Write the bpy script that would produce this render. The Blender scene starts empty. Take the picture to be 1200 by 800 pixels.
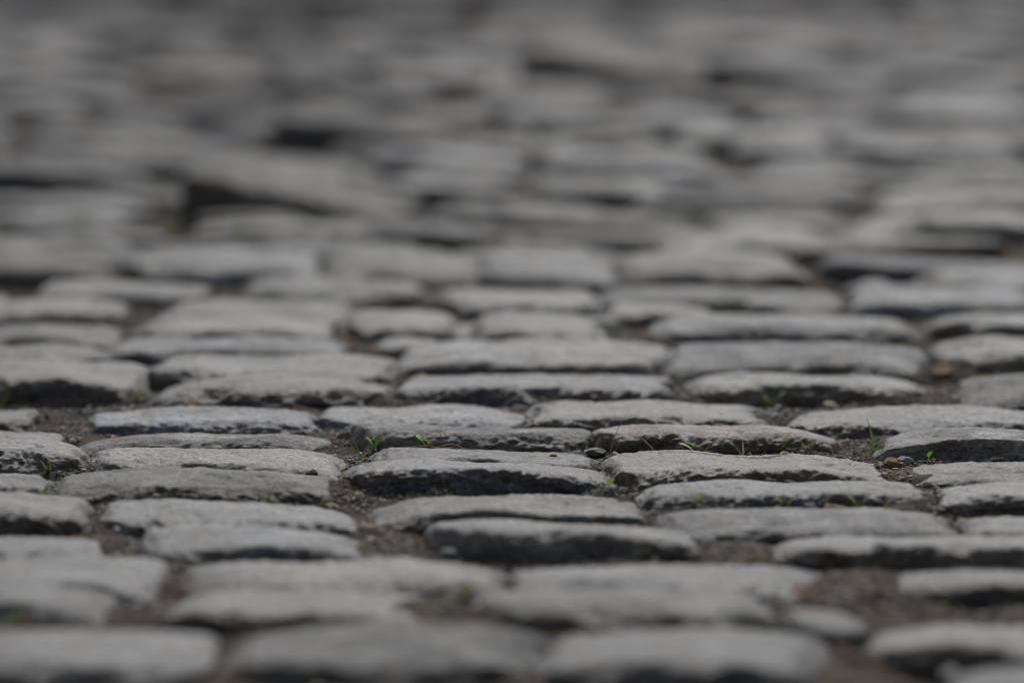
import bpy, math
import numpy as np

SC = bpy.context.scene
COL = SC.collection

# ------------------------------------------------------------------ camera, sky, sun, exposure
cam_d = bpy.data.cameras.new("camera")
cam_d.sensor_width = 36.0
cam_d.lens = 143.25
cam_d.clip_start = 0.05
cam_d.clip_end = 2000.0
cam_d.dof.use_dof = True
cam_d.dof.focus_distance = 3.83
cam_d.dof.aperture_fstop = 1.9
cam_d.dof.aperture_blades = 9
cam = bpy.data.objects.new("camera", cam_d)
COL.objects.link(cam)
cam.location = (0.0, 0.0, 0.77)
cam.rotation_euler = (math.radians(90) - math.atan(850 / 4775.0), 0.0, 0.0)
SC.camera = cam

SUN_EL, SUN_AZ = math.radians(40), math.radians(6)      # azimuth from +Y (behind the scene) towards +X
w = bpy.data.worlds.new("World")
SC.world = w
w.use_nodes = True
wn = w.node_tree.nodes
sky = wn.new("ShaderNodeTexSky")
sky.sky_type = 'NISHITA'
sky.sun_disc = False
sky.sun_elevation = SUN_EL
sky.sun_rotation = SUN_AZ
sky.dust_density = 4.0
sky.ozone_density = 1.0
bg = wn["Background"]
bg.inputs["Strength"].default_value = 0.078
hs = wn.new("ShaderNodeHueSaturation")                    # thin white cloud over the whole sky
hs.inputs["Saturation"].default_value = 0.32
w.node_tree.links.new(sky.outputs[0], hs.inputs["Color"])
w.node_tree.links.new(hs.outputs[0], bg.inputs["Color"])

sd = bpy.data.lights.new("sun", 'SUN')
sd.energy = 2.5
sd.angle = math.radians(15)
sd.color = (1.0, 0.975, 0.95)
sun = bpy.data.objects.new("sun", sd)
COL.objects.link(sun)
sun.location = (2, 8, 8)
sun.rotation_euler = (-(math.pi / 2 - SUN_EL), 0.0, -SUN_AZ)   # light travels from +Y, high, towards the camera
vs = SC.view_settings
vs.view_transform = 'Standard'
vs.look = 'None'
vs.gamma = 1.0
vs.exposure = 0.16
SC.cycles.filter_width = 1.1
SC.cycles.sample_clamp_indirect = 2.0
SC.cycles.sample_clamp_direct = 4.0
vs.use_curve_mapping = False

# ------------------------------------------------------------------ noise
_r = np.random.RandomState(11)
_P = _r.permutation(512).astype(np.int64)
_P = np.concatenate([_P, _P, _P])
_G = _r.normal(size=(512, 3))
_G /= np.linalg.norm(_G, axis=1)[:, None]
_G = _G.astype(np.float32)


def noise(p):
    """gradient noise, about -1..1, of points p (n,3)"""
    i = np.floor(p).astype(np.int64)
    f = (p - i).astype(np.float32)
    i &= 511
    u = f * f * f * (f * (f * 6 - 15) + 10)
    out = 0
    for dx in (0, 1):
        wx = u[:, 0] if dx else 1 - u[:, 0]
        a = _P[(i[:, 0] + dx) & 511]
        for dy in (0, 1):
            wy = u[:, 1] if dy else 1 - u[:, 1]
            b = _P[a + ((i[:, 1] + dy) & 511)]
            for dz in (0, 1):
                wz = u[:, 2] if dz else 1 - u[:, 2]
                g = _G[_P[b + ((i[:, 2] + dz) & 511)]]
                out = out + wx * wy * wz * ((f[:, 0] - dx) * g[:, 0] + (f[:, 1] - dy) * g[:, 1] + (f[:, 2] - dz) * g[:, 2])
    return out * 1.6


def fbm(p, o=3, gain=0.5):
    s, a, t = 0, 1.0, 0
    for k in range(o):
        s = s + a * noise(p * 2.03 ** k + 17.3 * k)
        t += a
        a *= gain
    return s / t


def sstep(a, b, x):
    t = np.clip((x - a) / (b - a), 0, 1)
    return t * t * (3 - 2 * t)


def T(X, Y):
    """height of the street: level near the viewer, then rising a little and sunken in slanting waves"""
    X, Y = np.broadcast_arrays(np.asarray(X, float), np.asarray(Y, float))
    t = np.maximum(0, np.minimum(Y, 14.0) - 4.45)
    z = 0.006 * (t * t / (t + .35))
    u, v = X * .5 - Y * .0, Y + X * .55
    wave = noise(np.stack([(u * 2.1).ravel(), (v * 1.75).ravel(), (v * 0 + 4.4).ravel()], 1)).reshape(X.shape)
    wave2 = noise(np.stack([(u * 5).ravel(), (v * 4).ravel(), (v * 0 + 9.1).ravel()], 1)).reshape(X.shape)
    return z + (.034 * wave + .006 * wave2) * sstep(4.6, 5.3, Y)


# ------------------------------------------------------------------ materials
def nodes(name):
    m = bpy.data.materials.new(name)
    m.use_nodes = True
    nt = m.node_tree
    return m, nt, nt.nodes["Principled BSDF"]


def N(nt, t, **kw):
    n = nt.nodes.new(t)
    for k, v in kw.items():
        if hasattr(n, k):
            setattr(n, k, v)
        else:
            n.inputs[k].default_value = v
    return n


def ramp(nt, fac, stops):
    r = N(nt, "ShaderNodeValToRGB")
    e = r.color_ramp.elements
    while len(e) < len(stops):
        e.new(0.5)
    for el, (p, c) in zip(e, stops):
        el.position = p
        el.color = (c, c, c, 1) if not hasattr(c, "__len__") else (*c, 1)
    nt.links.new(fac, r.inputs[0])
    return r.outputs[0]


def mix(nt, kind, fac, a, b):
    m = N(nt, "ShaderNodeMix", data_type='RGBA', blend_type=kind)
    for sock, v in ((m.inputs[0], fac), (m.inputs[6], a), (m.inputs[7], b)):
        if hasattr(v, "is_output"):
            nt.links.new(v, sock)
        elif hasattr(v, "__len__"):
            sock.default_value = (*v, 1)
        else:
            sock.default_value = v
    return m.outputs[2]


def stone_material(name, own_tint):
    m, nt, b = nodes(name)
    L = nt.links.new
    tc = N(nt, "ShaderNodeTexCoord")
    oi = N(nt, "ShaderNodeObjectInfo")
    off = N(nt, "ShaderNodeVectorMath", operation='SCALE')
    L(oi.outputs["Random"], off.inputs["Scale"])
    off.inputs[0].default_value = (37.0, 53.0, 71.0)
    add = N(nt, "ShaderNodeVectorMath", operation='ADD')
    L(tc.outputs["Object"], add.inputs[0])
    L(off.outputs[0], add.inputs[1])
    mp = N(nt, "ShaderNodeMapping")
    mp.inputs["Scale"].default_value = (.6, 1.0, 1.0)          # grain of the rock runs along the sett
    L(add.outputs[0], mp.inputs[0])
    V = mp.outputs[0]

    def nz(scale, det, rough=.6, dist=0.0):
        n = N(nt, "ShaderNodeTexNoise", Scale=scale, Detail=det, Roughness=rough, Distortion=dist)
        L(V, n.inputs["Vector"])
        return n.outputs[0]
    if own_tint:
        tint = oi.outputs["Color"]
    else:
        at = N(nt, "ShaderNodeAttribute", attribute_name="tint")
        tint = at.outputs["Color"]
    c = mix(nt, 'MULTIPLY', 1.0, tint, ramp(nt, nz(14, 4), [(.30, .36), (.5, .92), (.70, 1.5)]))
    c = mix(nt, 'MULTIPLY', 1.0, c, ramp(nt, nz(75, 5, .7), [(.32, .52), (.68, 1.42)]))
    # brown film of street dirt in patches with a shape of their own
    c = mix(nt, 'MIX', ramp(nt, nz(22, 6, .65, .6), [(.46, 0), (.62, .75)]), c, (.088, .080, .073))
    # pale sandy dust
    c = mix(nt, 'MIX', ramp(nt, nz(9, 5, .6, .8), [(.55, 0), (.70, .4)]), c, (.20, .172, .142))
    # pale and dark mineral grains
    g = nz(520, 3, .7)
    c = mix(nt, 'MIX', ramp(nt, g, [(.58, 0), (.70, .6)]), c, (.44, .44, .43))
    c = mix(nt, 'MIX', ramp(nt, nz(380, 3, .7), [(.57, 0), (.66, .8)]), c, (.035, .035, .036))
    # pits and coarse crystals, a few millimetres across
    c = mix(nt, 'MULTIPLY', 1.0, c, ramp(nt, nz(260, 4, .75, .3), [(.34, .45), (.5, 1.0), (.66, 1.5)]))
    c = mix(nt, 'MIX', ramp(nt, nz(165, 5, .8, .8), [(.585, 0), (.64, .8)]), c, (.028, .027, .027))
    # lichen
    c = mix(nt, 'MIX', ramp(nt, nz(31, 6, .7, .4), [(.62, 0), (.72, .5)]), c, (.25, .245, .17))
    L(c, b.inputs["Base Color"])
    rg = N(nt, "ShaderNodeMath", operation='MULTIPLY_ADD')      # some setts are polished more than others
    L(oi.outputs["Random"], rg.inputs[0])
    rg.inputs[1].default_value = .26
    ad = N(nt, "ShaderNodeMath", operation='ADD')
    L(ramp(nt, nz(40, 5), [(.3, .26), (.7, .54)]), ad.inputs[0])
    L(rg.outputs[0], ad.inputs[1])
    rg.inputs[2].default_value = 0.0
    L(ad.outputs[0], b.inputs["Roughness"])
    b.inputs["Specular IOR Level"].default_value = 0.5
    h1 = N(nt, "ShaderNodeBump", Strength=0.95, Distance=0.0045)
    L(nz(240, 6, .75), h1.inputs["Height"])
    h2 = N(nt, "ShaderNodeBump", Strength=0.9, Distance=0.0016)
    L(nz(900, 3, .7), h2.inputs["Height"])
    L(h1.outputs[0], h2.inputs["Normal"])
    L(h2.outputs[0], b.inputs["Normal"])
    return m


M_STONE = stone_material("stone", True)
M_FIELD = stone_material("stone_field", False)


def earth_material():
    m, nt, b = nodes("earth")
    L = nt.links.new
    tc = N(nt, "ShaderNodeTexCoord")

    def nz(scale, det, rough=.65):
        n = N(nt, "ShaderNodeTexNoise", Scale=scale, Detail=det, Roughness=rough)
        L(tc.outputs["Object"], n.inputs["Vector"])
        return n.outputs[0]
    c = ramp(nt, nz(18, 6), [(.3, (.024, .018, .013)), (.5, (.055, .041, .030)), (.72, (.12, .094, .070))])
    c = mix(nt, 'MULTIPLY', 1.0, c, ramp(nt, nz(260, 4), [(.3, .6), (.7, 1.35)]))
    c = mix(nt, 'MIX', ramp(nt, nz(480, 2), [(.64, 0), (.70, .7)]), c, (.30, .27, .23))
    L(c, b.inputs["Base Color"])
    b.inputs["Roughness"].default_value = 0.95
    b.inputs["Specular IOR Level"].default_value = 0.2
    h = N(nt, "ShaderNodeBump", Strength=0.9, Distance=0.003)
    L(nz(330, 6, .75), h.inputs["Height"])
    L(h.outputs[0], b.inputs["Normal"])
    return m


M_EARTH = earth_material()


def grain_material():
    m, nt, b = nodes("grit")
    at = N(nt, "ShaderNodeAttribute", attribute_name="tint")
    nt.links.new(at.outputs["Color"], b.inputs["Base Color"])
    b.inputs["Roughness"].default_value = 0.75
    return m


M_GRIT = grain_material()


def small_material(name, rgb, rough=.75, scale=400, var=.35, bump=.0006, trans=0.0):
    m, nt, b = nodes(name)
    L = nt.links.new
    tc = N(nt, "ShaderNodeTexCoord")
    n = N(nt, "ShaderNodeTexNoise", Scale=scale, Detail=4.0, Roughness=.65)
    L(tc.outputs["Object"], n.inputs["Vector"])
    c = mix(nt, 'MULTIPLY', 1.0, rgb, ramp(nt, n.outputs[0], [(.3, 1 - var), (.7, 1 + var)]))
    L(c, b.inputs["Base Color"])
    b.inputs["Roughness"].default_value = rough
    h = N(nt, "ShaderNodeBump", Strength=.6, Distance=bump)
    L(n.outputs[0], h.inputs["Height"])
    L(h.outputs[0], b.inputs["Normal"])
    if trans:
        tr = N(nt, "ShaderNodeBsdfTranslucent")
        L(c, tr.inputs["Color"])
        ms = N(nt, "ShaderNodeMixShader")
        ms.inputs[0].default_value = trans
        L(b.outputs[0], ms.inputs[1])
        L(tr.outputs[0], ms.inputs[2])
        L(ms.outputs[0], nt.nodes["Material Output"].inputs["Surface"])
    return m


# ------------------------------------------------------------------ mesh helpers
def make_mesh(name, v, f, mat, smooth=True):
    """v (n,3), f (m,k) arrays"""
    me = bpy.data.meshes.new(name)
    v = np.asarray(v, np.float32)
    f = np.asarray(f, np.int32)
    k = f.shape[1]
    me.vertices.add(len(v))
    me.vertices.foreach_set("co", v.ravel())
    me.loops.add(f.size)
    me.loops.foreach_set("vertex_index", f.ravel())
    me.polygons.add(len(f))
    me.polygons.foreach_set("loop_start", np.arange(0, f.size, k, dtype=np.int32))
    me.polygons.foreach_set("use_smooth", np.full(len(f), smooth))
    me.materials.append(mat)
    me.update(calc_edges=True)
    return me


def link(name, me, loc=(0, 0, 0), rotz=0.0, parent=None):
    o = bpy.data.objects.new(name, me)
    COL.objects.link(o)
    o.location = loc
    o.rotation_euler = (0, 0, rotz)
    if parent:
        o.parent = parent
    return o


def tag(o, label=None, category=None, group=None, kind=None):
    for k, v in (("label", label), ("category", category), ("group", group), ("kind", kind)):
        if v:
            o[k] = v
    return o


def box_grid(nx, ny, nz):
    """closed subdivided box surface, coordinates -1..1, shared vertices, quads"""
    idx, pts, quads = {}, [], []

    def vid(i, j, k):
        t = (i, j, k)
        if t not in idx:
            idx[t] = len(pts)
            pts.append((2 * i / nx - 1, 2 * j / ny - 1, 2 * k / nz - 1))
        return idx[t]
    for i in range(nx):
        for j in range(ny):
            quads.append((vid(i, j, nz), vid(i + 1, j, nz), vid(i + 1, j + 1, nz), vid(i, j + 1, nz)))
            quads.append((vid(i, j, 0), vid(i, j + 1, 0), vid(i + 1, j + 1, 0), vid(i + 1, j, 0)))
        for k in range(nz):
            quads.append((vid(i, 0, k), vid(i + 1, 0, k), vid(i + 1, 0, k + 1), vid(i, 0, k + 1)))
            quads.append((vid(i, ny, k), vid(i, ny, k + 1), vid(i + 1, ny, k + 1), vid(i + 1, ny, k)))
    for j in range(ny):
        for k in range(nz):
            quads.append((vid(0, j, k), vid(0, j, k + 1), vid(0, j + 1, k + 1), vid(0, j + 1, k)))
            quads.append((vid(nx, j, k), vid(nx, j + 1, k), vid(nx, j + 1, k + 1), vid(nx, j, k + 1)))
    return np.array(pts), np.array(quads)


_grids = {}


def grid(nx, ny, nz):
    if (nx, ny, nz) not in _grids:
        _grids[(nx, ny, nz)] = box_grid(nx, ny, nz)
    return _grids[(nx, ny, nz)]


def stone_shape(Lx, Dy, rise, roll, seed, res, crack=None, hgt=0.075):
    """a worn, hand-cut sett. Origin: middle of its front top edge. rise: back top minus front top, roll: right minus left"""
    q = np.random.RandomState(seed)
    nx, ny, nz = (max(4, int(round(n / res / 2)) * 2) for n in (Lx, Dy, hgt))
    g, faces = grid(nx, ny, nz)
    a, b, c = Lx / 2, Dy / 2, hgt / 2
    half = np.array([a, b, c])
    p = g * half
    r = np.array([min(q.uniform(.014, .034), a * .5), min(q.uniform(.014, .030), b * .55), q.uniform(.012, .024)])
    core = np.clip(p, -(half - r), half - r)
    d = (p - core) / r
    ln = np.linalg.norm(d, axis=1)[:, None]
    n = d / np.maximum(ln, 1e-9)
    p = core + n * r
    s = p + q.uniform(0, 60, 3)                       # each stone reads its own stretch of the noise
    xa, yb = p[:, 0] / a, p[:, 1] / b
    # plan: ends narrower or skewed, sides bowed
    k1, k2, sk = q.uniform(-.15, .15), q.uniform(0, .13), q.uniform(-.012, .012)
    p[:, 1] *= 1 - k2 * np.abs(xa) ** 3 - k1 * .35 * xa
    p[:, 0] += sk * yb
    p[:, 1] += q.uniform(-.006, .006) * (xa * xa - .4)
    # broken corners and slanting flanks
    for _ in range(5):
        az = q.uniform(0, 6.283) if q.uniform() < .4 else q.choice([-2.4, -.75, .75, 2.4]) + q.uniform(-.35, .35)
        el = q.uniform(.05, .75)
        dv = np.array([math.cos(az) * math.cos(el), math.sin(az) * math.cos(el), math.sin(el)])
        pr = p @ dv
        over = np.maximum(pr - np.max(pr) + q.uniform(.003, .012), 0)
        p -= over[:, None] * dv * .92
    # top: gently crowned, ends worn down, tilt
    up = (p[:, 2] + c) / hgt
    top = sstep(.2, 1.0, up)
    e1, e2 = q.uniform(.003, .017), q.uniform(.003, .017)
    p[:, 2] -= top * (np.where(xa < 0, e1, e2) * np.abs(xa) ** q.uniform(1.9, 4.5) + q.uniform(.002, .006) * yb * yb)
    p[:, 2] += up * (rise * (yb + 1) / 2 + roll * xa / 2)
    # relief
    lat = np.clip(np.linalg.norm(n[:, :2], axis=1), 0, 1)
    edge = np.clip(lat * np.clip(n[:, 2], 0, 1) * 2, 0, 1)
    low = np.stack([noise(s * 11), noise(s * 11 + 31), noise(s * 13 + 67)], 1)
    p += low * np.array([.009, .007, .0036]) * (0.5 + .5 * top[:, None])
    p[:, :2] += np.stack([noise(s * 31 + 2), noise(s * 31 + 51)], 1) * .0032 * lat[:, None]
    p[:, 2] += top * noise(s * np.array([6, 16, 0]) + 90) * .0035
    disp = fbm(s * 38, 3) * (.0010 + .0042 * lat)
    disp -= np.abs(noise(s * np.array([15, 22, 22]) + 3)) * lat * .007
    disp += fbm(s * 85 + 8, 2) * .0034 * lat
    disp -= sstep(.12, .55, noise(s * 24 + 9)) * edge * q.uniform(.002, .007)         # knocked-off edges
    disp -= sstep(.25, .6, noise(s * np.array([18, 30, 60]) + 40)) * lat * (1 - edge) * .006   # cleft flanks
    if res < .006:
        disp += fbm(s * 150, 3, .6) * (.0012 + .0026 * lat)
        disp -= sstep(.35, .7, noise(s * 95 + 5)) * .0016
    if crack:
        y0, x0, x1, dep = crack
        line = y0 + .010 * noise(np.stack([p[:, 0] * 22, p[:, 0] * 0, p[:, 0] * 0 + seed], 1)) + .003 * noise(np.stack([p[:, 0] * 120, p[:, 0] * 0, p[:, 0] * 0 + seed], 1))
        within = sstep(x0, x0 + .02, p[:, 0]) * (1 - sstep(x1 - .02, x1, p[:, 0]))
        disp -= dep * np.exp(-((p[:, 1] - line) / .0016) ** 2) * within * np.clip(n[:, 2], 0, 1)
    p += n * disp[:, None]
    p[:, 1] += b
    p[:, 2] -= c
    return p, faces


# ------------------------------------------------------------------ the pavement
# hand-measured setts, in metres: x middle, y of the front edge, length, depth, top above the street level, back rise, roll, joint earth level
SETTS = [
    (-0.319,2.942,0.2,0.1,-0.002,0.011,0,-0.014), (-0.099,2.952,0.238,0.107,-0.002,0.008,-0.001,-0.014), (0.127,2.947,0.223,0.1,-0.002,0.007,0,-0.014),
    (0.365,3.019,0.206,0.107,-0.002,-0.013,0,-0.028), (0.248,3.051,0.069,0.09,-0.002,0,0,-0.014), (-0.387,3.107,0.162,0.103,0.008,-0.007,-0.009,-0.007),
    (-0.166,3.105,0.232,0.104,0.003,-0.01,0,-0.009), (0.089,3.094,0.238,0.106,0.007,-0.006,-0.002,-0.005),
    (-0.377,3.221,0.187,0.103,-0.005,0.003,-0.004,-0.017), (-0.14,3.221,0.268,0.101,-0.005,0.005,0,-0.017),
    (0.129,3.211,0.255,0.1,-0.004,-0.001,-0.004,-0.016), (0.402,3.212,0.204,0.099,0,-0.011,0,-0.012),
    (-0.414,3.336,0.147,0.09,-0.006,-0.002,-0.003,-0.018), (-0.221,3.336,0.199,0.105,0.002,-0.005,0,-0.01),
    (0.044,3.378,0.233,0.102,0.004,-0.013,-0.006,-0.019), (0.359,3.323,0.28,0.1,0.005,-0.012,0,-0.012), (0.459,3.434,0.144,0.09,-0.009,-0.004,0,-0.021),
    (-0.431,3.452,0.13,0.107,0.002,-0.001,-0.009,-0.013), (-0.246,3.454,0.237,0.101,-0.006,0.002,0,-0.018),
    (-0.007,3.492,0.25,0.102,-0.007,-0.002,-0.002,-0.019), (0.258,3.434,0.253,0.101,-0.007,-0.001,-0.003,-0.019),
    (-0.46,3.584,0.094,0.104,-0,-0.009,-0.006,-0.012), (-0.284,3.57,0.262,0.104,0.001,-0,-0.001,-0.012),
    (-0.031,3.623,0.248,0.085,0.008,-0.011,-0.008,-0.019), (0.245,3.55,0.27,0.09,0,-0.005,-0.003,-0.012),
    (0.467,3.536,0.172,0.104,0.005,-0.012,0,-0.012), (-0.464,3.7,0.131,0.101,0.009,-0.011,-0.008,-0.013),
    (-0.274,3.686,0.252,0.101,-0.002,-0.002,-0.003,-0.014), (-0.024,3.719,0.23,0.085,-0.007,-0.001,-0.009,-0.019),
    (0.219,3.652,0.266,0.101,-0.003,0.001,-0.006,-0.015), (0.465,3.652,0.211,0.101,-0.008,-0.003,0,-0.02),
    (-0.485,3.812,0.122,0.085,-0.006,-0.006,0,-0.018), (-0.295,3.798,0.26,0.085,-0.003,-0.007,-0.002,-0.015),
    (-0.041,3.816,0.249,0.09,0.004,-0.011,-0.006,-0.016), (0.2,3.801,0.231,0.085,0.005,-0.009,-0.003,-0.014),
    (0.458,3.787,0.216,0.099,0.001,-0.008,0.002,-0.02), (-0.501,3.909,0.083,0.09,-0.008,0.001,-0.002,-0.02),
    (-0.306,3.895,0.224,0.1,-0.005,-0.001,0,-0.017), (-0.089,3.918,0.216,0.108,-0.005,-0.004,0,-0.017),
    (0.133,3.918,0.239,0.108,-0.003,-0.005,-0.003,-0.018), (0.427,3.898,0.311,0.1,-0.005,-0.004,0,-0.017),
    (-0.464,4.086,0.186,0.12,-0,0.002,-0.005,-0.024), (-0.241,4.037,0.241,0.098,-0.001,-0.001,0,-0.014), (0.023,4.05,0.291,0.11,-0.001,0,0,-0.015),
    (0.306,4.077,0.252,0.1,-0,-0.008,-0.002,-0.02), (0.534,4.01,0.164,0.11,-0.006,0.009,0,-0.018), (-0.516,4.218,0.171,0.09,-0.002,0.001,0,-0.014),
    (-0.246,4.147,0.254,0.1,-0.003,0.006,-0.003,-0.015), (0.024,4.182,0.29,0.125,0.003,0.005,0,-0.017), (0.305,4.189,0.277,0.12,-0.002,0.009,0,-0.014),
    (0.553,4.233,0.209,0.11,-0.001,0.004,0,-0.013), (-0.306,4.279,0.266,0.09,-0.001,-0.001,0,-0.015), (-0.116,4.319,0.085,0.07,-0.004,0.001,0,-0.016),
    (-0.034,4.43,0.091,0.07,-0.011,0.002,0,-0.023), (0.026,4.319,0.162,0.1,0.008,0.014,0,-0.004), (0.301,4.401,0.299,0.1,0.001,0.003,-0.003,-0.018),
    (0.561,4.455,0.203,0.1,-0.001,-0.008,0.002,-0.02), (-0.512,4.357,0.18,0.1,-0.001,0.001,-0.002,-0.013),
    (-0.302,4.391,0.243,0.1,0.002,-0.004,-0.003,-0.01), (-0.124,4.422,0.125,0.1,-0.001,0.005,0,-0.018), (0.166,4.513,0.132,0.08,-0.002,-0.001,0,-0.017),
    (-0.532,4.511,0.201,0.1,-0.001,0.004,-0.003,-0.013), (-0.294,4.503,0.216,0.1,-0.004,0.004,0,-0.016), (0.242,4.605,0.301,0.1,-0.001,0.001,0,-0.013),
    (0.501,4.585,0.224,0.12,-0.001,0.002,0,-0.019), (-0.453,4.644,0.217,0.1,-0.001,0.001,-0.01,-0.014),
    (-0.211,4.644,0.225,0.1,-0.001,0.004,-0.004,-0.013), (0,4.568,0.194,0.11,-0.001,0.006,0,-0.013), (0.585,4.734,0.216,0.08,-0.001,0.002,0,-0.013),
    (-0.568,4.833,0.176,0.105,-0.001,0.018,-0.003,-0.016), (-0.351,4.796,0.238,0.105,-0.001,0.023,0,-0.014),
    (-0.13,4.771,0.198,0.105,-0.001,0.019,-0.008,-0.018), (0.045,4.752,0.171,0.105,-0.001,0.016,-0.006,-0.013),
    (0.234,4.746,0.227,0.105,-0.001,0.02,-0.004,-0.013),
]
rng = np.random.RandomState(3)
GREY = np.array([.146, .153, .168])


def tone(q):
    t = GREY * q.choice([q.uniform(.45, .75), q.uniform(.75, 1.1), q.uniform(1.1, 1.4)], p=[.3, .5, .2])
    wv = q.uniform(-1, 1)
    return t * (1 + wv * np.array([.15, .03, -.14]))


stones = []          # dicts
for k, (x, y, Lx, D, z, rise, roll, zs) in enumerate(SETTS):
    yaw = 0.0
    stones.append(dict(x=x, y=y, L=Lx + .012, D=D + .014, z=z + .0005, rise=rise, roll=roll, zs=zs - (.002 if y < 4.7 else .008), yaw=yaw, hand=True))


# setts heaved up out of the bed further along
for x, y, Lx, D, z, rise, roll, yaw in [(-.305, 5.38, .31, .16, .024, .014, -.060, -.30), (-.215, 6.05, .31, .12, .014, .010, -.045, -.24),
                                        (.165, 6.75, .33, .15, .024, .012, -.045, -.24), (.46, 6.60, .31, .15, .022, .012, -.040, -.22),
                                        (.17, 5.62, .29, .11, .010, .006, -.020, -.10), (-.64, 5.72, .28, .10, .012, .006, -.03, -.12)]:
    stones.append(dict(x=x, y=y, L=Lx, D=D, z=z, rise=rise, roll=roll, zs=-.022, yaw=yaw, hand=True))


def free_spans(y0, y1, xa, xb, gap):
    cut = sorted((s["x"] - s["L"] / 2 - gap, s["x"] + s["L"] / 2 + gap) for s in stones
                 if s["y"] < y1 + gap and s["y"] + s["D"] > y0 - gap)
    spans, cur = [], xa
    for u, v in cut:
        if u > cur:
            spans.append((cur, u))
        cur = max(cur, v)
    if cur < xb:
        spans.append((cur, xb))
    return spans


def half_view(Y):
    return 600 / 4775.0 * Y + .12


def fill(Y0, Y1, Dlo, Dhi, minL, gap, step=.02, xlim=None):
    Y = Y0
    while Y < Y1:
        D = rng.uniform(Dlo, Dhi)
        lim = xlim if xlim else half_view(Y) + .05
        for u, v in free_spans(Y, Y + D, -lim, lim, gap):
            n = int((v - u) // .30) + (1 if (v - u) % .30 > minL else 0)
            if v - u < minL or n < 1:
                continue
            if v - u > .42:                      # walk along the row, every sett its own length
                ln = rng.uniform(.16, .33, int((v - u) / .15) + 3)
                cuts = np.concatenate([[u], u + rng.uniform(-.04, .14) + np.cumsum(ln)])
                cuts = np.append(cuts[cuts < v - .12], v)
            else:
                cuts = np.sort(np.concatenate([[u, v], u + (v - u) * (np.arange(1, n) + rng.uniform(-.16, .16, n - 1)) / n]))
            for p0, p1 in zip(cuts[:-1], cuts[1:]):
                far = 1.35 if Y > 4.8 else 1.0
                zz = rng.uniform(-.014, .010) / far
                stones.append(dict(x=(p0 + p1) / 2, y=Y + rng.uniform(-.004, .004), L=p1 - p0 - gap * .5, D=D + .002, z=zz,
                                   rise=float(T((p0 + p1) / 2, Y + D) - T((p0 + p1) / 2, Y)) + rng.uniform(-.007, .007), roll=float(T(p1, Y) - T(p0, Y)) + rng.uniform(-.018, .008),
                                   zs=zz - .026, yaw=rng.uniform(-.10, .03) * far, hand=False))
        Y += step


fill(2.55, 4.85, .095, .12, .13, .008)


def course_shift(x, Y):
    """the far courses run aslant and wander"""
    return -(.20 * x + .05 * math.sin(x * 3.1 + .7)) * float(sstep(4.9, 5.7, Y))


def courses(Y0, Y1):
    fixed = list(stones)
    Y = Y0
    while Y < Y1:
        D = rng.uniform(.082, .112)
        lim = half_view(Y) + .15
        x = -lim - rng.uniform(0, .25)
        while x < lim:
            Lx = rng.uniform(.15, .33)
            xc = x + Lx / 2
            y = Y + course_shift(xc, Y)
            slope = (course_shift(xc + .05, Y) - course_shift(xc - .05, Y)) / .1
            x0, x1 = x, x + Lx
            for s in fixed:                       # give way to the setts already laid
                if s["y"] < y + D - .006 and s["y"] + s["D"] > y + .006:
                    u, v = s["x"] - s["L"] / 2 - .006, s["x"] + s["L"] / 2 + .006
                    if u < x1 and v > x0:
                        if (u - x0) > (x1 - v):
                            x1 = min(x1, u)
                        else:
                            x0 = max(x0, v)
            if x1 - x0 > .08:
                xm = (x0 + x1) / 2
                yy = Y + course_shift(xm, Y)
                zz = rng.uniform(-.012, .008)
                stones.append(dict(x=xm, y=yy, L=x1 - x0 - .006, D=D - .004, z=zz,
                                   rise=float(T(xm, yy + D) - T(xm, yy)) + rng.uniform(-.007, .007),
                                   roll=float(T(x1, yy) - T(x0, yy)) + rng.uniform(-.016, .008),
                                   zs=zz - .022, yaw=slope + rng.uniform(-.05, .05), hand=False))
            x += Lx
        Y += D


courses(4.80, 9.3)
fill(2.55, 5.3, .05, .07, .07, .007)


def project(x, y, z):
    f = 4775.0
    al = math.atan(850 / f)
    dz = z - .77
    zc = y * math.cos(al) - dz * math.sin(al)
    yc = y * math.sin(al) + dz * math.cos(al)
    return 600 + f * x / zc, 400 - f * yc / zc


def in_view(s):
    px0, py0 = project(s["x"] - s["L"] / 2, s["y"], float(T(s["x"], s["y"])) + s["z"])
    px1, py1 = project(s["x"] + s["L"] / 2, s["y"] + s["D"], float(T(s["x"], s["y"] + s["D"])) + s["z"])
    return px1 > -8 and px0 < 1208 and py0 > -12 and py1 < 812


shown = [s for s in stones if in_view(s)]
hidden = [s for s in stones if not in_view(s)]
shown.sort(key=lambda s: s["y"])
hidden += shown[300:]
shown = shown[:300]

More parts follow.
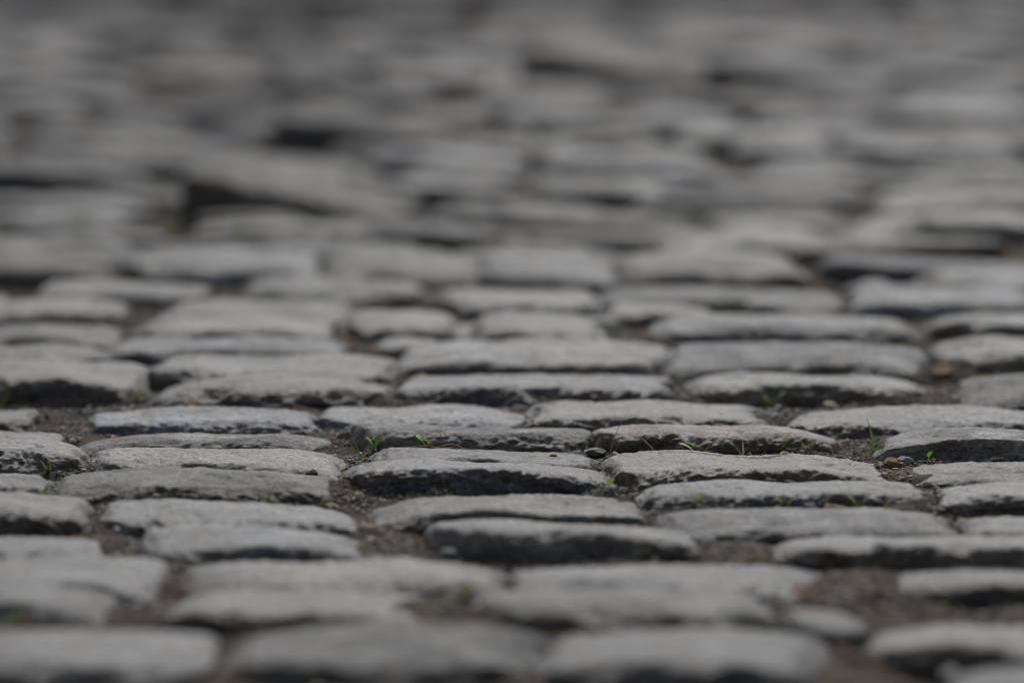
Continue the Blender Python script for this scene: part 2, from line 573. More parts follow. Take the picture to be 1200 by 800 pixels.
# what grows and lies in the joints: x, y, height of the little heap of earth under it, size in metres, kind
SPROUTS = [
    (-0.421, 3.5815, 0.006, 0.0098, "tuft4"), (-0.2928, 3.5677, 0.006, 0.0097, "two"), (-0.1701, 3.5676, 0.006, 0.009, "two"),
    (-0.2175, 3.5671, 0.006, 0.0112, "three"), (-0.3136, 3.5711, 0.006, 0.0097, "three"), (-0.4287, 3.69, 0.0074, 0.0108, "dry"),
    (-0.5208, 4.0832, 0.006, 0.0137, "three"), (-0.3828, 4.0833, 0.006, 0.0103, "dry"), (-0.3486, 4.2769, 0.006, 0.0072, "two"),
    (-0.1339, 3.6466, 0.006, 0.0061, "two"), (-0.1246, 3.6465, 0.006, 0.0053, "two"), (-0.0812, 3.801, 0.0102, 0.0088, "leaf3"),
    (-0.1428, 3.7732, 0.0003, 0.0126, "two"), (-0.1316, 3.8, 0.0073, 0.0095, "leaf2"), (0.0371, 4.0422, 0.0008, 0.0076, "leaf2"),
    (0.0925, 3.797, 0.004, 0.0329, "one"), (0.1391, 3.9024, 0.011, 0.0071, "one"), (0.0883, 3.6206, 0.006, 0.0045, "leaf1"),
    (-0.1544, 3.6422, 0, 0.0092, "two"), (0.1789, 3.7699, 0.011, 0.0167, "leaf3"), (0.198, 3.7972, 0.006, 0.0207, "one"),
    (0.22, 3.7984, 0.006, 0.0127, "fork"), (0.2558, 3.8118, 0.0002, 0.0208, "three"), (0.2826, 3.7987, 0.0057, 0.0064, "leaf2"),
    (0.3478, 3.8291, 0, 0.0225, "two"), (0.3325, 3.7931, 0, 0.0071, "two"), (0.2584, 3.9026, 0.0085, 0.0147, "one"),
    (0.2659, 4.0749, 0.006, 0.0102, "leaf2"), (0.1857, 4.0746, 0.006, 0.0077, "two"), (0.1642, 3.5471, 0.0047, 0.0082, "leaf1"),
    (0.2435, 3.5516, 0.0058, 0.0074, "leaf2"), (0.331, 3.5511, 0.003, 0.0104, "two"), (0.3098, 3.5472, 0.006, 0.0097, "leaf2"),
    (0.4612, 4.1363, 0.0046, 0.0087, "two"), (0.4779, 4.1363, 0.011, 0.0105, "one"), (0.3944, 3.7847, 0.006, 0.004, "leaf1"),
    (-0.0991, 3.3458, 0, 0.0154, "one"), (-0.0374, 3.1638, 0, 0.0172, "dry"), (0.1102, 3.3751, 0.0016, 0.0057, "leaf2"),
    (0.2115, 3.2084, 0.006, 0.0074, "leaf1"), (0.1716, 3.0917, 0.006, 0.0078, "tuft4"), (0.2105, 3.2082, 0.0058, 0.0081, "three"),
    (0.3486, 3.2079, 0.0032, 0.0107, "three"), (-0.3917, 3.1048, 0.006, 0.0117, "tuft4"), (-0.1584, 3.1029, 0.006, 0.0065, "two"),
    (-0.0563, 3.0753, 0.0094, 0.0077, "two"), (-0.2204, 5.0749, 0.0054, 0.0149, "tuft8"), (-0.4385, 5.2414, 0, 0.0132, "tuft8"),
    (-0.3504, 5.17, 0.011, 0.0131, "tuft8"), (-0.5662, 5.2961, 0.011, 0.0165, "tuft8"), (-0.1111, 4.7606, 0.0108, 0.01, "tuft4"),
    (0.153, 4.743, 0.006, 0.0089, "tuft4"),
]
LITTER = [
    (0.0795, 3.797, 0.004, 0.027, "shale"), (0.3721, 3.7842, 0.006, 0.0174, "slate"), (-0.4077, 4.386, 0.005, 0.011, "pale"),
    (-0.3862, 4.3854, 0.0033, 0.011, "tan"), (-0.3215, 4.035, 0.006, 0.0127, "oleaf"), (-0.0935, 4.1798, 0.006, 0.0123, "tan"),
    (0.0386, 3.7697, 0.006, 0.0087, "tan"), (0.3233, 4.0748, 0.0032, 0.0188, "flat"), (0.2711, 4.0742, 0.006, 0.0077, "petal"),
    (0.3967, 4.0742, 0.006, 0.0111, "tan"), (0.4547, 4.2266, 0.0003, 0.0212, "tleaf"), (0.4513, 4.0689, 0, 0.0153, "tan"),
    (0.5165, 4.3594, 0.011, 0.0365, "oleaf"), (0.0988, 3.79, 0.004, 0.0111, "grey"), (-0.0713, 3.6204, 0.006, 0.0099, "brown"),
    (-0.0605, 3.6209, 0.006, 0.0076, "brown"), (-0.1374, 3.6048, 0, 0.0121, "pale"), (-0.1496, 3.5989, 0, 0.009, "tan"),
    (-0.2255, 4.0348, 0.0047, 0.0152, "grey"), (-0.1926, 3.7122, 0.006, 0.0109, "pale"), (-0.1852, 3.7059, 0.006, 0.0171, "dark"),
    (-0.2499, 3.568, 0.006, 0.0105, "tan"), (-0.3453, 3.4773, 0, 0.0066, "white"), (0.2772, 3.5477, 0.006, 0.0178, "flat"),
    (0.1951, 3.5477, 0.006, 0.0052, "white"), (0.2889, 3.5477, 0.006, 0.0208, "tleaf"), (0.2364, 3.2085, 0.006, 0.0202, "oleaf"),
    (0.0573, 3.0905, 0.006, 0.0207, "tan"), (-0.1252, 3.4742, 0, 0.0189, "tan"), (-0.0543, 3.3754, 0.006, 0.0198, "slate"),
    (-0.3818, 3.1045, 0.006, 0.013, "tan"), (-0.2731, 3.2567, 0, 0.0123, "tan"), (0.2534, 3.053, 0, 0.0141, "pink"),
    (0.3352, 3.0165, 0.006, 0.019, "white"), (-0.0625, 3.799, 0.011, 0.0636, "twigflat"), (0.1315, 3.7987, 0.006, 0.0191, "twigstraw"),
    (0.4572, 3.7849, 0.006, 0.0285, "twigdark"), (0.2964, 3.2094, 0.006, 0.0121, "twigup"), (0.3559, 3.7391, 0, 0.0235, "clod"),
]

# joint earth: one sheet for the street, its level steered by the setts beside it
CP = np.array([(s["x"] + dx * s["L"], s["y"] + dy * s["D"], s["zs"] + dz) for s in stones
               for dx, dy, dz in ((-.35, -.06, 0), (0, -.06, 0), (.35, -.06, 0), (-.52, .35, .006), (.52, .35, .006), (-.52, .7, .005), (.52, .7, .005))])


def earth_level(x, y):
    x, y = np.asarray(x, float), np.asarray(y, float)
    out = np.empty(x.shape)
    order = np.argsort(y, kind="stable")
    for i in range(0, len(x), 3000):
        o_ = order[i:i + 3000]
        cp = CP[(CP[:, 1] > y[o_[0]] - .2) & (CP[:, 1] < y[o_[-1]] + .2)]
        if not len(cp):
            cp = CP[:1]
        dx = x[o_, None] - cp[None, :, 0]
        dy = (y[o_, None] - cp[None, :, 1]) * 1.4
        wgt = np.exp(-(dx * dx + dy * dy) / (2 * .025 ** 2)) + 1e-7
        out[o_] = (wgt * cp[None, :, 2]).sum(1) / wgt.sum(1)
    p = np.stack([x, y, x * 0], 1)
    heap = np.zeros(x.shape)
    for mx, my, md, *_ in SPROUTS + LITTER:
        if md > 0:
            heap = np.maximum(heap, md * np.exp(-((x - mx) / .022) ** 2 - ((y - my) / .012) ** 2))
    out += heap
    return out + T(x, y) - .003 + .0065 * noise(p * 9 + 21) + .0045 * fbm(p * 16, 2) + .0034 * fbm(p * 70 + 4, 3)


def axis(stops):
    """stops: (from, to, step)"""
    return np.unique(np.round(np.concatenate([np.arange(a, b, s) for a, b, s in stops] + [[stops[-1][1]]]), 5))


gx = axis([(-400, -60, 68), (-60, -4, 8), (-4, -1.4, .25), (-1.4, -.62, .02), (-.62, .62, .0055), (.62, 1.4, .02), (1.4, 4, .25), (4, 60, 8), (60, 400, 68)])
gy = axis([(-300, -20, 56), (-20, 2, 2), (2, 2.8, .05), (2.8, 3.3, .01), (3.3, 4.3, .0055), (4.3, 5, .012), (5, 9.2, .03), (9.2, 14, .25), (14, 60, 8), (60, 900, 84)])
XX, YY = np.meshgrid(gx, gy)
xf, yf = XX.ravel(), YY.ravel()
near = (np.abs(xf) < 1.4) & (yf > 2.4) & (yf < 9.2)
zf = T(xf, yf) - .022
zf[near] = earth_level(xf[near], yf[near])
nxg, nyg = len(gx), len(gy)
ii = np.arange(nxg * nyg).reshape(nyg, nxg)
gf = np.stack([ii[:-1, :-1].ravel(), ii[:-1, 1:].ravel(), ii[1:, 1:].ravel(), ii[1:, :-1].ravel()], 1)
pavement = link("pavement", make_mesh("pavement", np.stack([xf, yf, zf], 1), gf, M_EARTH))
tag(pavement, "old street paved with worn grey stone setts in dark earth joints", "pavement", kind="structure")

REDDISH = (.200, 3.801)
CRACKS = {(-.274, 3.686): (.030, -.02, .12, .004), (.219, 3.652): (.028, -.10, .05, .003), (-.246, 3.454): (.05, -.1, .1, .002)}
for k, s in enumerate(shown):
    q = np.random.RandomState(100 + k)
    foc = abs(s["y"] - 3.75)
    res = .0024 if foc < .30 else .0034 if foc < .5 else .0055 if foc < .85 else .010 if s["y"] < 5.4 else .014
    key = (s["x"], s["y"])
    v, f = stone_shape(s["L"], s["D"], s["rise"], s["roll"], 500 + k, res, CRACKS.get(key))
    o = link("cobblestone", make_mesh("cobblestone", v, f, M_STONE), (s["x"], s["y"], float(T(s["x"], s["y"])) + s["z"]), s["yaw"], pavement)
    c = tone(q)
    if key == REDDISH:
        c = np.array([.175, .118, .100])
        o["label"] = "dark reddish brown cobblestone with a rough front"
    o.color = (*c, 1)

# the rest of the street outside the picture: real stones, joined
vs_, fs_, ts_, base = [], [], [], 0


def field_stone(s, seed):
    global base
    q = np.random.RandomState(seed)
    v, f = stone_shape(s["L"], s["D"], s["rise"], s["roll"], seed, .026)
    ca, sa = math.cos(s["yaw"]), math.sin(s["yaw"])
    vs_.append(np.stack([v[:, 0] * ca - v[:, 1] * sa + s["x"], v[:, 0] * sa + v[:, 1] * ca + s["y"], v[:, 2] + float(T(s["x"], s["y"])) + s["z"]], 1))
    fs_.append(f + base)
    ts_.append(np.tile(np.append(tone(q), 1), (len(v), 1)))
    base += len(v)


for k, s in enumerate(hidden):
    field_stone(s, 3000 + k)
k = 0
Y = 1.3
while Y < 11.3:
    D = rng.uniform(.105, .125)
    x = -3.2 + rng.uniform(0, .2)
    while x < 3.2:
        Lx = rng.uniform(.19, .29)
        clear = half_view(Y) + .18 if 2.4 < Y < 9.1 else -1
        if x > clear or x + Lx < -clear:
            field_stone(dict(x=x + Lx / 2, y=Y, L=Lx - .012, D=D - .012, z=rng.uniform(-.010, .006), yaw=rng.uniform(-.03, .03),
                             rise=float(T(x, Y + D) - T(x, Y)) + rng.uniform(-.005, .005), roll=rng.uniform(-.006, .006)), 6000 + k)
            k += 1
        x += Lx
    Y += D
me = make_mesh("cobblestones", np.concatenate(vs_), np.concatenate(fs_), M_FIELD)
ca_ = me.color_attributes.new("tint", 'FLOAT_COLOR', 'POINT')
ca_.data.foreach_set("color", np.concatenate(ts_).astype(np.float32).ravel())
tag(link("cobblestones", me, parent=pavement), kind="stuff")


# ------------------------------------------------------------------ unseen tree, added so that its loose crown shades the far setts
def bark_tube(pts, r0, r1, mat, name):
    pts = np.array(pts, float)
    n_, m_ = len(pts), 10
    V_, F_ = [], []
    for i_, p_ in enumerate(pts):
        r_ = r0 + (r1 - r0) * i_ / (n_ - 1)
        for j_ in range(m_):
            a_ = 2 * math.pi * j_ / m_
            V_.append(p_ + np.array([math.cos(a_), math.sin(a_), 0]) * r_)
    for i_ in range(n_ - 1):
        for j_ in range(m_):
            F_.append((i_ * m_ + j_, i_ * m_ + (j_ + 1) % m_, (i_ + 1) * m_ + (j_ + 1) % m_, (i_ + 1) * m_ + j_))
    return make_mesh(name, V_, F_, mat)


TREE_Y = 13.0
tz = float(T(0.0, TREE_Y)) - .05
tree = bpy.data.objects.new("shade_tree", None)
COL.objects.link(tree)
tree.location = (0.9, TREE_Y, tz)
tag(tree, "leafy tree out of view, added to shade the far setts", "tree")
M_BARK = small_material("bark", (.09, .07, .055), .95, 25, .4, .01)
M_LEAF = small_material("tree_leaf", (.06, .10, .03), .6, 20, .3, .002, .3)
link("trunk", bark_tube([(0, 0, 0), (.03, 0, 1.2), (-.05, .05, 2.4), (-.2, 0, 3.6), (-.4, 0, 5.2)], .19, .05, M_BARK, "trunk"), parent=tree)
tq = np.random.RandomState(77)
for i in range(7):
    a_ = i * .9
    end = np.array([1.9 * math.cos(a_) - .5, .9 * math.sin(a_), 3.2 + 1.8 * tq.uniform()])
    st_ = np.array([-.05, 0, 2.2 + .2 * i])
    link("limb", bark_tube([st_ + (end - st_) * t_ + np.array([0, 0, .25 * math.sin(3.1 * t_)]) for t_ in np.linspace(0, 1, 6)], .06, .012, M_BARK, "limb"), parent=tree)
nl = 4600
cl = tq.normal(size=(130, 3))
cl = cl / np.linalg.norm(cl, axis=1)[:, None] * (tq.uniform(size=(130, 1)) ** .45) * np.array([2.9, 1.4, 1.6])
c_ = cl[tq.randint(0, 130, nl)] + tq.normal(size=(nl, 3)) * .24 + np.array([-.8, 0, 4.35])
d1 = tq.normal(size=(nl, 3))
d1 /= np.linalg.norm(d1, axis=1)[:, None]
d2 = np.cross(d1, tq.normal(size=(nl, 3)))
d2 /= np.linalg.norm(d2, axis=1)[:, None]
sz = tq.uniform(.035, .06, (nl, 1))
lv = np.stack([c_ - d1 * sz * 1.3, c_ - d2 * sz * .7, c_ + d1 * sz * 1.3, c_ + d2 * sz * .7], 1).reshape(-1, 3)
link("crown", make_mesh("crown", lv, np.arange(nl * 4).reshape(-1, 4), M_LEAF, smooth=False), parent=tree)
print("setts shown", len(shown), "hidden", len(hidden), "field", k, "field tris", 2 * len(me.polygons))
# ------------------------------------------------------------------ grit in the joints
ICO = bpy.data.meshes.new("tmp")
import bmesh
bm_ = bmesh.new()
bmesh.ops.create_icosphere(bm_, subdivisions=1, radius=1)
ICO_V = np.array([v.co[:] for v in bm_.verts])
ICO_F = np.array([[v.index for v in f.verts] for f in bm_.faces])
bm_.free()
bpy.data.meshes.remove(ICO)

PALETTE = np.array([(.30, .28, .25), (.17, .155, .14), (.09, .08, .075), (.05, .045, .042), (.36, .31, .24), (.20, .14, .10),
                    (.14, .145, .155), (.42, .40, .36), (.06, .05, .045), (.11, .095, .08)])


def inside(x, y, grow):
    m = np.zeros(len(x), bool)
    for s in stones:
        m |= (np.abs(x - s["x"]) < s["L"] / 2 - grow * 3) & (y > s["y"] + grow) & (y < s["y"] + s["D"] - grow)
    return m


def grit(n, lo, hi, y0, y1, seed, clump):
    q = np.random.RandomState(seed)
    x = q.uniform(-.62, .62, n * 8)
    y = q.uniform(y0, y1, n * 8)
    ok = (np.abs(x) < half_view(y)) & ~inside(x, y, .005)
    x, y = x[ok], y[ok]
    keep = noise(np.stack([x * 9, y * 9, x * 0 + 3], 1)) + q.uniform(-.6, .6, len(x)) > clump
    x, y = x[keep][:n], y[keep][:n]
    n = len(x)
    r = lo * (hi / lo) ** (q.uniform(0, 1, n) ** 2)
    z = earth_level(x, y) + r * .1
    sc = r[:, None, None] * q.uniform(.6, 1.25, (n, 1, 3)) * np.array([1, 1, .75])
    v = ICO_V[None] * q.uniform(.72, 1.18, (n, len(ICO_V), 1)) * sc
    an = q.uniform(0, 6.28, n)
    c, s_ = np.cos(an)[:, None], np.sin(an)[:, None]
    v = np.stack([v[..., 0] * c - v[..., 1] * s_ + x[:, None], v[..., 0] * s_ + v[..., 1] * c + y[:, None], v[..., 2] + z[:, None]], -1)
    col = PALETTE[q.randint(0, len(PALETTE), n)] * q.uniform(.45, 1.0, (n, 1))
    col = np.concatenate([col, np.ones((n, 1))], 1)
    f = ICO_F[None] + (np.arange(n) * len(ICO_V))[:, None, None]
    return v.reshape(-1, 3), f.reshape(-1, 3), np.repeat(col, len(ICO_V), 0)


bits = [grit(26000, .0007, .0022, 3.35, 4.15, 1, -.2), grit(7000, .0014, .0042, 3.1, 4.5, 2, 0.0), grit(800, .003, .006, 2.9, 5.2, 3, .1)]
b0, vv, ff, cc = 0, [], [], []
for v, f, c in bits:
    vv.append(v)
    ff.append(f + b0)
    cc.append(c)
    b0 += len(v)
me = make_mesh("grit", np.concatenate(vv), np.concatenate(ff), M_GRIT, smooth=False)
a_ = me.color_attributes.new("tint", 'FLOAT_COLOR', 'POINT')
a_.data.foreach_set("color", np.concatenate(cc).astype(np.float32).ravel())
tag(link("grit", me), "fine sand and grit lying in the joints between the setts", "grit", kind="stuff")

# ------------------------------------------------------------------ sprouts in the joints
M_GRASS = [small_material("grass_%s" % n, c, .5, 300, .3, .0002, .35) for n, c in
           (("fresh", (.14, .26, .03)), ("bright", (.22, .34, .04)), ("dark", (.05, .11, .02)), ("olive", (.19, .20, .08)), ("pale", (.30, .36, .12)))]


def blade_mesh(h, wd, lean, az, curl, mat, leaf=False, n=9):
    """a tapered blade, folded along its midrib, bending over towards azimuth az"""
    t = np.linspace(0, 1, n)
    ang = lean + curl * t ** 1.5
    ds = h / (n - 1)
    r = np.concatenate([[0], np.cumsum(np.sin(ang[:-1]) * ds)])
    z = np.concatenate([[0], np.cumsum(np.cos(ang[:-1]) * ds)])
    if leaf:
        wdt = wd * np.where(t < .45, .16, np.sqrt(np.clip(1 - ((t - .72) / .28) ** 2, 0.0, 1)))
        wdt[-1] = wd * .12
    else:
        wdt = wd * (1 - t ** 2.2) * (.65 + .5 * np.sin(np.pi * np.clip(t * .9 + .1, 0, 1)))
    ca, sa = math.cos(az), math.sin(az)
    V, Fc = [], []
    for k in range(n):
        for side, lift in ((-1, .28), (0, 0), (1, .28)):
            u = side * wdt[k] / 2
            nx, nz = -math.cos(ang[k]), math.sin(ang[k])
            rr = r[k] + nx * lift * wdt[k] * .5
            V.append((rr * ca - u * sa, rr * sa + u * ca, z[k] + nz * lift * wdt[k] * .5))
    for k in range(n - 1):
        for j in (0, 1):
            a = 3 * k + j
            Fc.append((a, a + 1, a + 4, a + 3))
    return make_mesh("leaf" if leaf else "blade", V, Fc, mat)


# kind: list of (leaf?, share of the height, width share, lean, azimuth in degrees, curl, material)
HABIT = {
    "one": [(0, 1.15, .11, .25, -15, .55, 0)],
    "two": [(0, 1.05, .12, .15, 150, .5, 0), (0, .75, .12, .55, 10, .6, 1)],
    "three": [(0, 1.15, .10, .35, 5, .5, 0), (0, .8, .12, .65, -20, .5, 1), (0, .7, .11, .55, 170, .7, 2)],
    "leaf1": [(1, 1.25, .62, .25, -60, .5, 1)],
    "leaf2": [(1, 1.0, .30, .50, 172, .6, 1), (1, 1.1, .28, .42, 12, .6, 0), (0, .7, .16, .3, -70, .4, 2)],
    "leaf3": [(1, 1.15, .30, .7, 170, .6, 1), (0, 1.05, .18, .45, 12, .5, 1), (1, .8, .34, .9, -40, .5, 0)],
    "fork": [(0, 1.0, .09, .05, 90, .1, 4), (0, .55, .12, .55, 175, .4, 4), (0, .62, .12, .5, 5, .4, 4)],
}
for n_, seed_, mats_ in (("tuft4", 4, (0, 2, 1, 0)), ("tuft8", 5, (0, 2, 3, 0, 1, 2, 3, 0)), ("dry", 6, (3, 3, 4, 2, 3, 3))):
    q = np.random.RandomState(seed_)
    HABIT[n_] = [(0, q.uniform(.7, 1.2), .13 if n_ == "tuft8" else .09, q.uniform(.1, .9), q.uniform(0, 360), q.uniform(.2, .9), m_) for m_ in mats_]

JOINT = "grass and seedlings sprouting in the joints"
KIND_LABEL = {
    "one": ("grass_sprout", "single narrow green grass blade rising from a joint between grey cobblestones", "grass"),
    "two": ("grass_sprout", "small two-bladed green grass sprout in a joint between grey cobblestones", "grass"),
    "three": ("grass_sprout", "small three-bladed green grass sprout in a joint between grey cobblestones", "grass"),
    "leaf1": ("seedling", "tiny seedling with one round bright green leaf in a joint", "seedling"),
    "leaf2": ("seedling", "tiny seedling with two rounded green leaves and a short blade", "seedling"),
    "leaf3": ("seedling", "bright green seedling with three spreading leaves beside a long brown stalk", "seedling"),
    "fork": ("seedling", "pale forked seedling in front of the reddish brown cobblestone", "seedling"),
    "tuft4": ("grass_tuft", "low green grass tuft of four spreading blades in a joint", "grass"),
    "tuft8": ("grass_tuft", "dense dark green grass tuft in a joint before the heaved-up tilted cobblestone", "grass"),
    "dry": ("grass_tuft", "sparse olive half-dry grass tuft on bare earth between cobblestone ends", "grass"),
}
# the ones by the reddish brown cobblestone can be told apart by it
SPECIAL = {
    2: "two-bladed green sprout at a cobblestone end beside a wide earthy joint",
    8: "two-bladed sprout in the deep shadow under an arched cobblestone",
    9: "tiny two-bladed sprout, one of a close pair behind the cobblestone with the brown stalk",
    10: "tiny two-bladed sprout, one of a close pair behind the cobblestone with the brown stalk",
    12: "two-bladed sprout on gritty earth below the rounded seedling near the brown stalk",
    13: "seedling with two rounded leaves near the thick end of the brown stalk",
    14: "two-leaved seedling behind the meeting ends of two cobblestones, beside a tan pebble",
    15: "single grass blade rising beside the flat black shale chip",
    16: "short single grass blade behind the top of the reddish brown cobblestone",
    17: "round single-leaf seedling in the gap at the reddish cobblestone's blunt end",
    18: "two-bladed sprout at the end of the cobblestone with the tall dark front",
    25: "tiny two-bladed sprout on earth beside the yellow-brown moss clump",
    27: "two-leaved seedling beside the fallen white petal under a cobblestone",
    30: "two-leaved seedling in a narrow joint beside an oval tan dead leaf",
    32: "yellow-green two-leaved seedling beside a flat tan stone chip",
    39: "round single-leaf seedling on gritty earth by an orange-brown curled leaf",
    19: "bright leafy seedling at the foot of the reddish brown cobblestone",
    20: "tall single grass blade against the front of the reddish brown cobblestone",
    22: "three-bladed grass sprout leaning away from the reddish brown cobblestone's foot",
    23: "low two-leaved seedling at the tapering end of the reddish brown cobblestone",
    24: "tall upright two-bladed grass sprout in the earth gap beyond the reddish cobblestone",
    26: "single dark grass blade behind the reddish brown cobblestone, leaning over its top",
    37: "large olive grass tuft in the wide earth joint between three cobblestone ends",
}
for k, (x, y, _, h, kind) in enumerate(SPROUTS):
    q = np.random.RandomState(900 + k)
    nm, lab, cat_ = KIND_LABEL[kind]
    root = bpy.data.objects.new(nm, None)
    COL.objects.link(root)
    root.empty_display_size = .01
    z0 = float(earth_level(np.array([x]), np.array([y]))[0])
    root.location = (x, y, z0 - .001)
    root.rotation_euler = (0, 0, q.uniform(-.35, .35))
    tag(root, SPECIAL.get(k, lab), cat_, JOINT)
    for leaf, hs_, ws, lean, az, curl, mi in HABIT[kind]:
        hh = (h * (1.6 if kind == "tuft8" else 1.0) + .003) * hs_ * q.uniform(1.1, 1.45)
        wd = min(max(hh * ws * (1.6 if leaf else 1.5) * q.uniform(.85, 1.2), .0019), .008 if leaf else .0032)
        bm = blade_mesh(hh, wd, lean * q.uniform(.75, 1.25), math.radians(az + q.uniform(-18, 18)), curl, M_GRASS[mi], bool(leaf))
        link("leaf" if leaf else "blade", bm, (q.uniform(-.0012, .0012), q.uniform(-.0012, .0012), 0), 0, root)

# ------------------------------------------------------------------ litter in the joints
bm_ = bmesh.new()
bmesh.ops.create_icosphere(bm_, subdivisions=4, radius=1)
SPH_V = np.array([v.co[:] for v in bm_.verts])
SPH_F = np.array([[v.index for v in f.verts] for f in bm_.faces])
bm_.free()


def pebble_mesh(name, wd, flat, seed, mat, rough=.25):
    q = np.random.RandomState(seed)
    v = SPH_V * np.array([.5, q.uniform(.32, .42), .5 * flat])
    s = SPH_V + q.uniform(0, 50, 3)
    # a few flat cleavage faces, then relief
    for _ in range(12):
        d_ = q.normal(size=3) * np.array([1, 1, 1.2])
        d_ /= np.linalg.norm(d_)
        lim = np.max(v @ d_) * q.uniform(.60, .90)
        over = np.maximum(v @ d_ - lim, 0)
        v = v - over[:, None] * d_ * .9
    v = v * (1 + rough * .5 * fbm(s * 1.6, 3)[:, None])
    return make_mesh(name, v * wd, SPH_F, mat)


def leaf_litter_mesh(wd, seed, mat):
    q = np.random.RandomState(seed)
    n, m_ = 17, 9
    t = np.linspace(-1, 1, n)
    u = np.linspace(-1, 1, m_)
    TT, UU = np.meshgrid(t, u, indexing='ij')
    prof = np.sqrt(np.clip(1 - np.abs(TT) ** 2.4, 0, 1)) * .30 * (1 - .25 * TT)
    X = TT * .5
    Yv = UU * prof
    Z = .16 * np.abs(UU) ** 1.5 * prof * 2 + .10 * TT ** 2 + .05 * noise(np.stack([TT.ravel() * 2, UU.ravel() * 2, TT.ravel() * 0 + seed], 1)).reshape(TT.shape)
    Yv = Yv + .03 * np.sin(TT * 2.5 + seed)
    top = np.stack([X, Yv, Z], -1).reshape(-1, 3) * wd
    bot = top - np.array([0, 0, .0005])
    i_ = np.arange(n * m_).reshape(n, m_)
    f1 = np.stack([i_[:-1, :-1].ravel(), i_[1:, :-1].ravel(), i_[1:, 1:].ravel(), i_[:-1, 1:].ravel()], 1)
    rim = np.concatenate([i_[0, :], i_[1:, -1], i_[-1, ::-1][1:], i_[::-1, 0][1:]])
    o_ = n * m_
    side = np.stack([rim[:-1], rim[1:], rim[1:] + o_, rim[:-1] + o_], 1)
    return make_mesh("dead_leaf", np.concatenate([top, bot]), np.concatenate([f1, f1[:, ::-1] + o_, side]), mat)


def tube_mesh(name, pts, r0, r1, mat, flat=1.0, seed=0):
    pts = np.array(pts, float)
    n, m_ = len(pts), 8
    tg = np.gradient(pts, axis=0)
    tg /= np.linalg.norm(tg, axis=1)[:, None]
    sd_ = np.cross(tg, (0, 0, 1.0))
    sd_ /= np.maximum(np.linalg.norm(sd_, axis=1), 1e-6)[:, None]
    up = np.cross(sd_, tg)
    V = []
    for k in range(n):
        r = (r0 + (r1 - r0) * k / (n - 1)) * (1 + .25 * math.sin(k * 2.1 + seed))
        for j in range(m_):
            a = 2 * math.pi * j / m_
            V.append(pts[k] + sd_[k] * r * math.cos(a) + up[k] * r * flat * math.sin(a))
    Fc = [(k * m_ + j, k * m_ + (j + 1) % m_, (k + 1) * m_ + (j + 1) % m_, (k + 1) * m_ + j) for k in range(n - 1) for j in range(m_)]
    for e, base_ in ((0, 0), (1, (n - 1) * m_)):
        for a in ((0, 1, 2, 3), (0, 3, 4, 7), (4, 5, 6, 7)):
            f_ = tuple(base_ + j for j in a)
            Fc.append(f_ if e else f_[::-1])
    return make_mesh(name, V, Fc, mat)


PEB = {  # colour, flatness, roughness of outline, name, label
    "shale": ((.030, .031, .036), .42, .35, "stone_chip", "flat black shale chip lying between the ends of two grey cobblestones"),
    "slate": ((.19, .20, .22), .45, .3, "stone_chip", "flat blue-grey stone chip lying in an earth joint"),
    "pale": ((.46, .42, .36), .8, .2, "pebble", "small pale cream pebble in an earth joint"),
    "tan": ((.30, .24, .17), .7, .25, "pebble", "small tan pebble resting in an earth joint"),
    "flat": ((.30, .24, .18), .34, .3, "stone_chip", "flat tan stone chip half sunk in joint earth"),
    "grey": ((.27, .26, .25), .8, .2, "pebble", "rounded grey pebble lying against a cobblestone"),
    "brown": ((.17, .12, .085), .9, .35, "earth_crumb", "brown crumb of earth under the tall dark cobblestone front"),
    "dark": ((.045, .043, .042), .6, .4, "stone_chip", "dark angular stone chip between two cobblestone ends"),
    "white": ((.66, .65, .62), .8, .2, "pebble", "small white quartz pebble in a joint"),
    "pink": ((.36, .22, .19), .8, .2, "pebble", "dull pink pebble in the wide earthy joint"),
    "petal": ((.72, .72, .68), .3, .1, "petal", "fallen white petal beside a two-leaved seedling"),
    "clod": ((.15, .11, .05), .6, .8, "moss_clump", "crumbly yellow-brown moss clump in the gap between cobblestone ends"),
}
CATEG = {"stone_chip": "stone chip", "pebble": "pebble", "earth_crumb": "earth crumb", "petal": "petal", "moss_clump": "moss"}
M_PEB = {k_: small_material("litter_" + k_, v_[0], .7 if k_ == "shale" else .85, 500, .35, .0008) for k_, v_ in PEB.items()}
M_OLEAF = small_material("orange_leaf", (.22, .12, .06), .7, 250, .4, .0005, .2)
M_TLEAF = small_material("tan_leaf", (.34, .25, .14), .7, 250, .35, .0005, .2)
M_TWIG = small_material("twig_brown", (.13, .09, .06), .85, 500, .4, .0006)
M_STRAW = small_material("straw", (.40, .34, .25), .8, 500, .3, .0004)
LEAF_LABEL = ["small orange-brown dead leaf scrap under an arched cobblestone edge", "curled tan dead leaf on bare earth beside a cobblestone's square end",
              "long orange-brown dead leaf in the joint beside a cobblestone corner", "oval tan dead leaf in a narrow dark joint",
              "orange-brown curled dead leaf on gritty earth below a cobblestone front"]
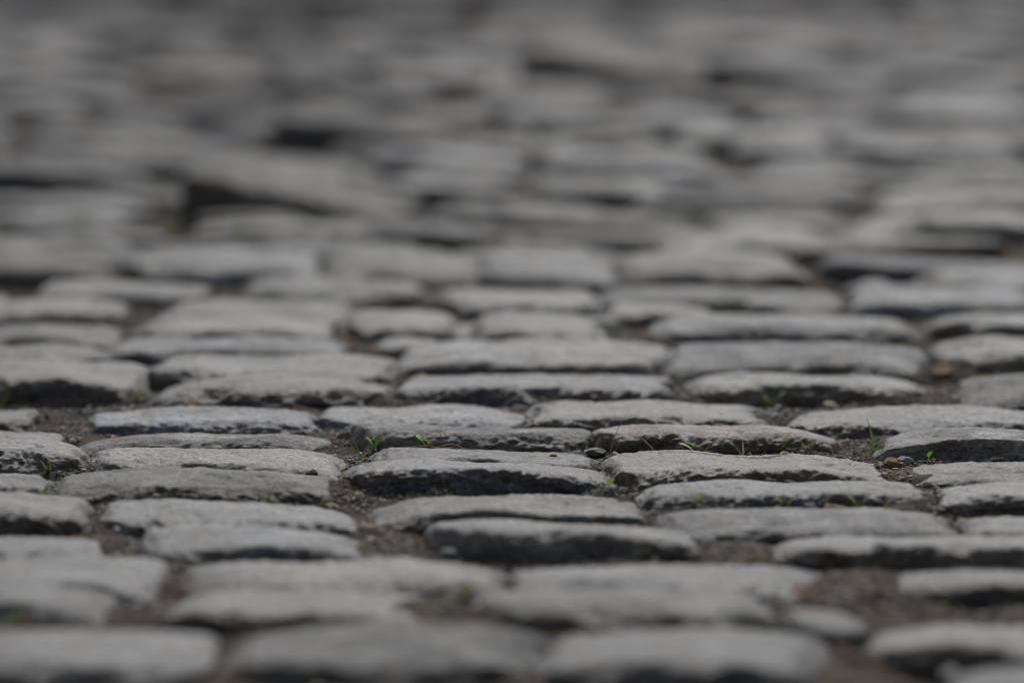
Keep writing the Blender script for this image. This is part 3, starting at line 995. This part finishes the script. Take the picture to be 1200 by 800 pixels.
LITTER_LABEL = {
    1: "flat blue-grey stone chip beside the yellow-brown moss clump",
    2: "pale cream pebble lying beside a small tan pebble in a dark joint",
    3: "tan pebble lying beside a pale cream pebble in a dark joint",
    6: "tan pebble beside a two-leaved seedling where two cobblestones meet",
    7: "flat tan stone chip under a cobblestone near the white petal",
    13: "rounded grey pebble at the blunt end of the reddish brown cobblestone",
    16: "pale cream pebble by the end of the cobblestone with the tall dark front",
    17: "tan pebble next to a pale cream one by the tall dark cobblestone front",
    18: "rounded grey pebble in front of an arched pale cobblestone",
    19: "pale cream pebble beside the dark angular stone chip",
    23: "flat tan stone chip beside a yellow-green two-leaved seedling",
    27: "large tan pebble below the front of a long near cobblestone",
    29: "long flat blue-grey chip behind a dark cobblestone's crest",
    33: "large white pebble against a tall dark cobblestone front",
}
nleaf = 0
for k, (x, y, _, wd, kind) in enumerate(LITTER):
    z0 = float(earth_level(np.array([x]), np.array([y]))[0])
    q = np.random.RandomState(1500 + k)
    if kind in PEB:
        rgb, flat, rough, nm, lab = PEB[kind]
        o = link(nm, pebble_mesh(nm, wd, flat, 1600 + k, M_PEB[kind], rough), (x, y, z0 + wd * flat * .08), q.uniform(-.4, .4))
        o.rotation_euler = (q.uniform(-.15, .15), q.uniform(-.15, .15), q.uniform(-.4, .4))
        tag(o, LITTER_LABEL.get(k, lab), CATEG[nm], "pebbles and chips in the joints" if nm in ("pebble", "stone_chip", "earth_crumb") else None)
    elif kind in ("oleaf", "tleaf"):
        o = link("dead_leaf", leaf_litter_mesh(wd * 1.1, 1700 + k, M_OLEAF if kind == "oleaf" else M_TLEAF), (x, y, z0 + .002), q.uniform(-.3, .3))
        o.rotation_euler = (.35, q.uniform(-.2, .2), q.uniform(-.3, .3))
        tag(o, LEAF_LABEL[nleaf], "dead leaf", "dead leaves in the joints")
        nleaf += 1
    else:
        t = np.linspace(-.5, .5, 13)
        if kind == "twigflat":
            xs = x + t * wd
            ys = y - .001 + .002 * np.sin(t * 9)
            zs_ = np.maximum(earth_level(xs, ys), z0 - .004) + .0016
            o = link("plant_stalk", tube_mesh("plant_stalk", np.stack([xs - x, ys - y, zs_ - z0], 1), .0024, .0013, M_TWIG, .6, 1), (x, y, z0))
            tag(o, "long brown dead stalk lying along the foot of an arched cobblestone", "stalk")
        elif kind == "twigstraw":
            o = link("straw", tube_mesh("straw", np.stack([t * wd, t * 0 - .001, .008 - t * .018], 1), .0006, .0005, M_STRAW), (x, y, z0))
            tag(o, "thin pale straw leaning on the reddish brown cobblestone front", "straw")
        elif kind == "twigdark":
            xs = x + t * wd
            ys = y - .002 + .003 * np.sin(t * 6)
            zs_ = earth_level(xs, ys) + .0015
            o = link("twig", tube_mesh("twig", np.stack([xs - x, ys - y, zs_ - z0], 1), .0014, .0009, M_TWIG, 1, 2), (x, y, z0))
            tag(o, "thin dark bent twig lying on gritty earth before a cobblestone", "twig")
        else:
            o = link("twig", tube_mesh("twig", np.stack([t * wd * .25, t * 0, (t + .5) * wd], 1), .0013, .001, M_STRAW), (x, y, z0))
            tag(o, "short pale twig stub standing upright against a dark cobblestone front", "twig")
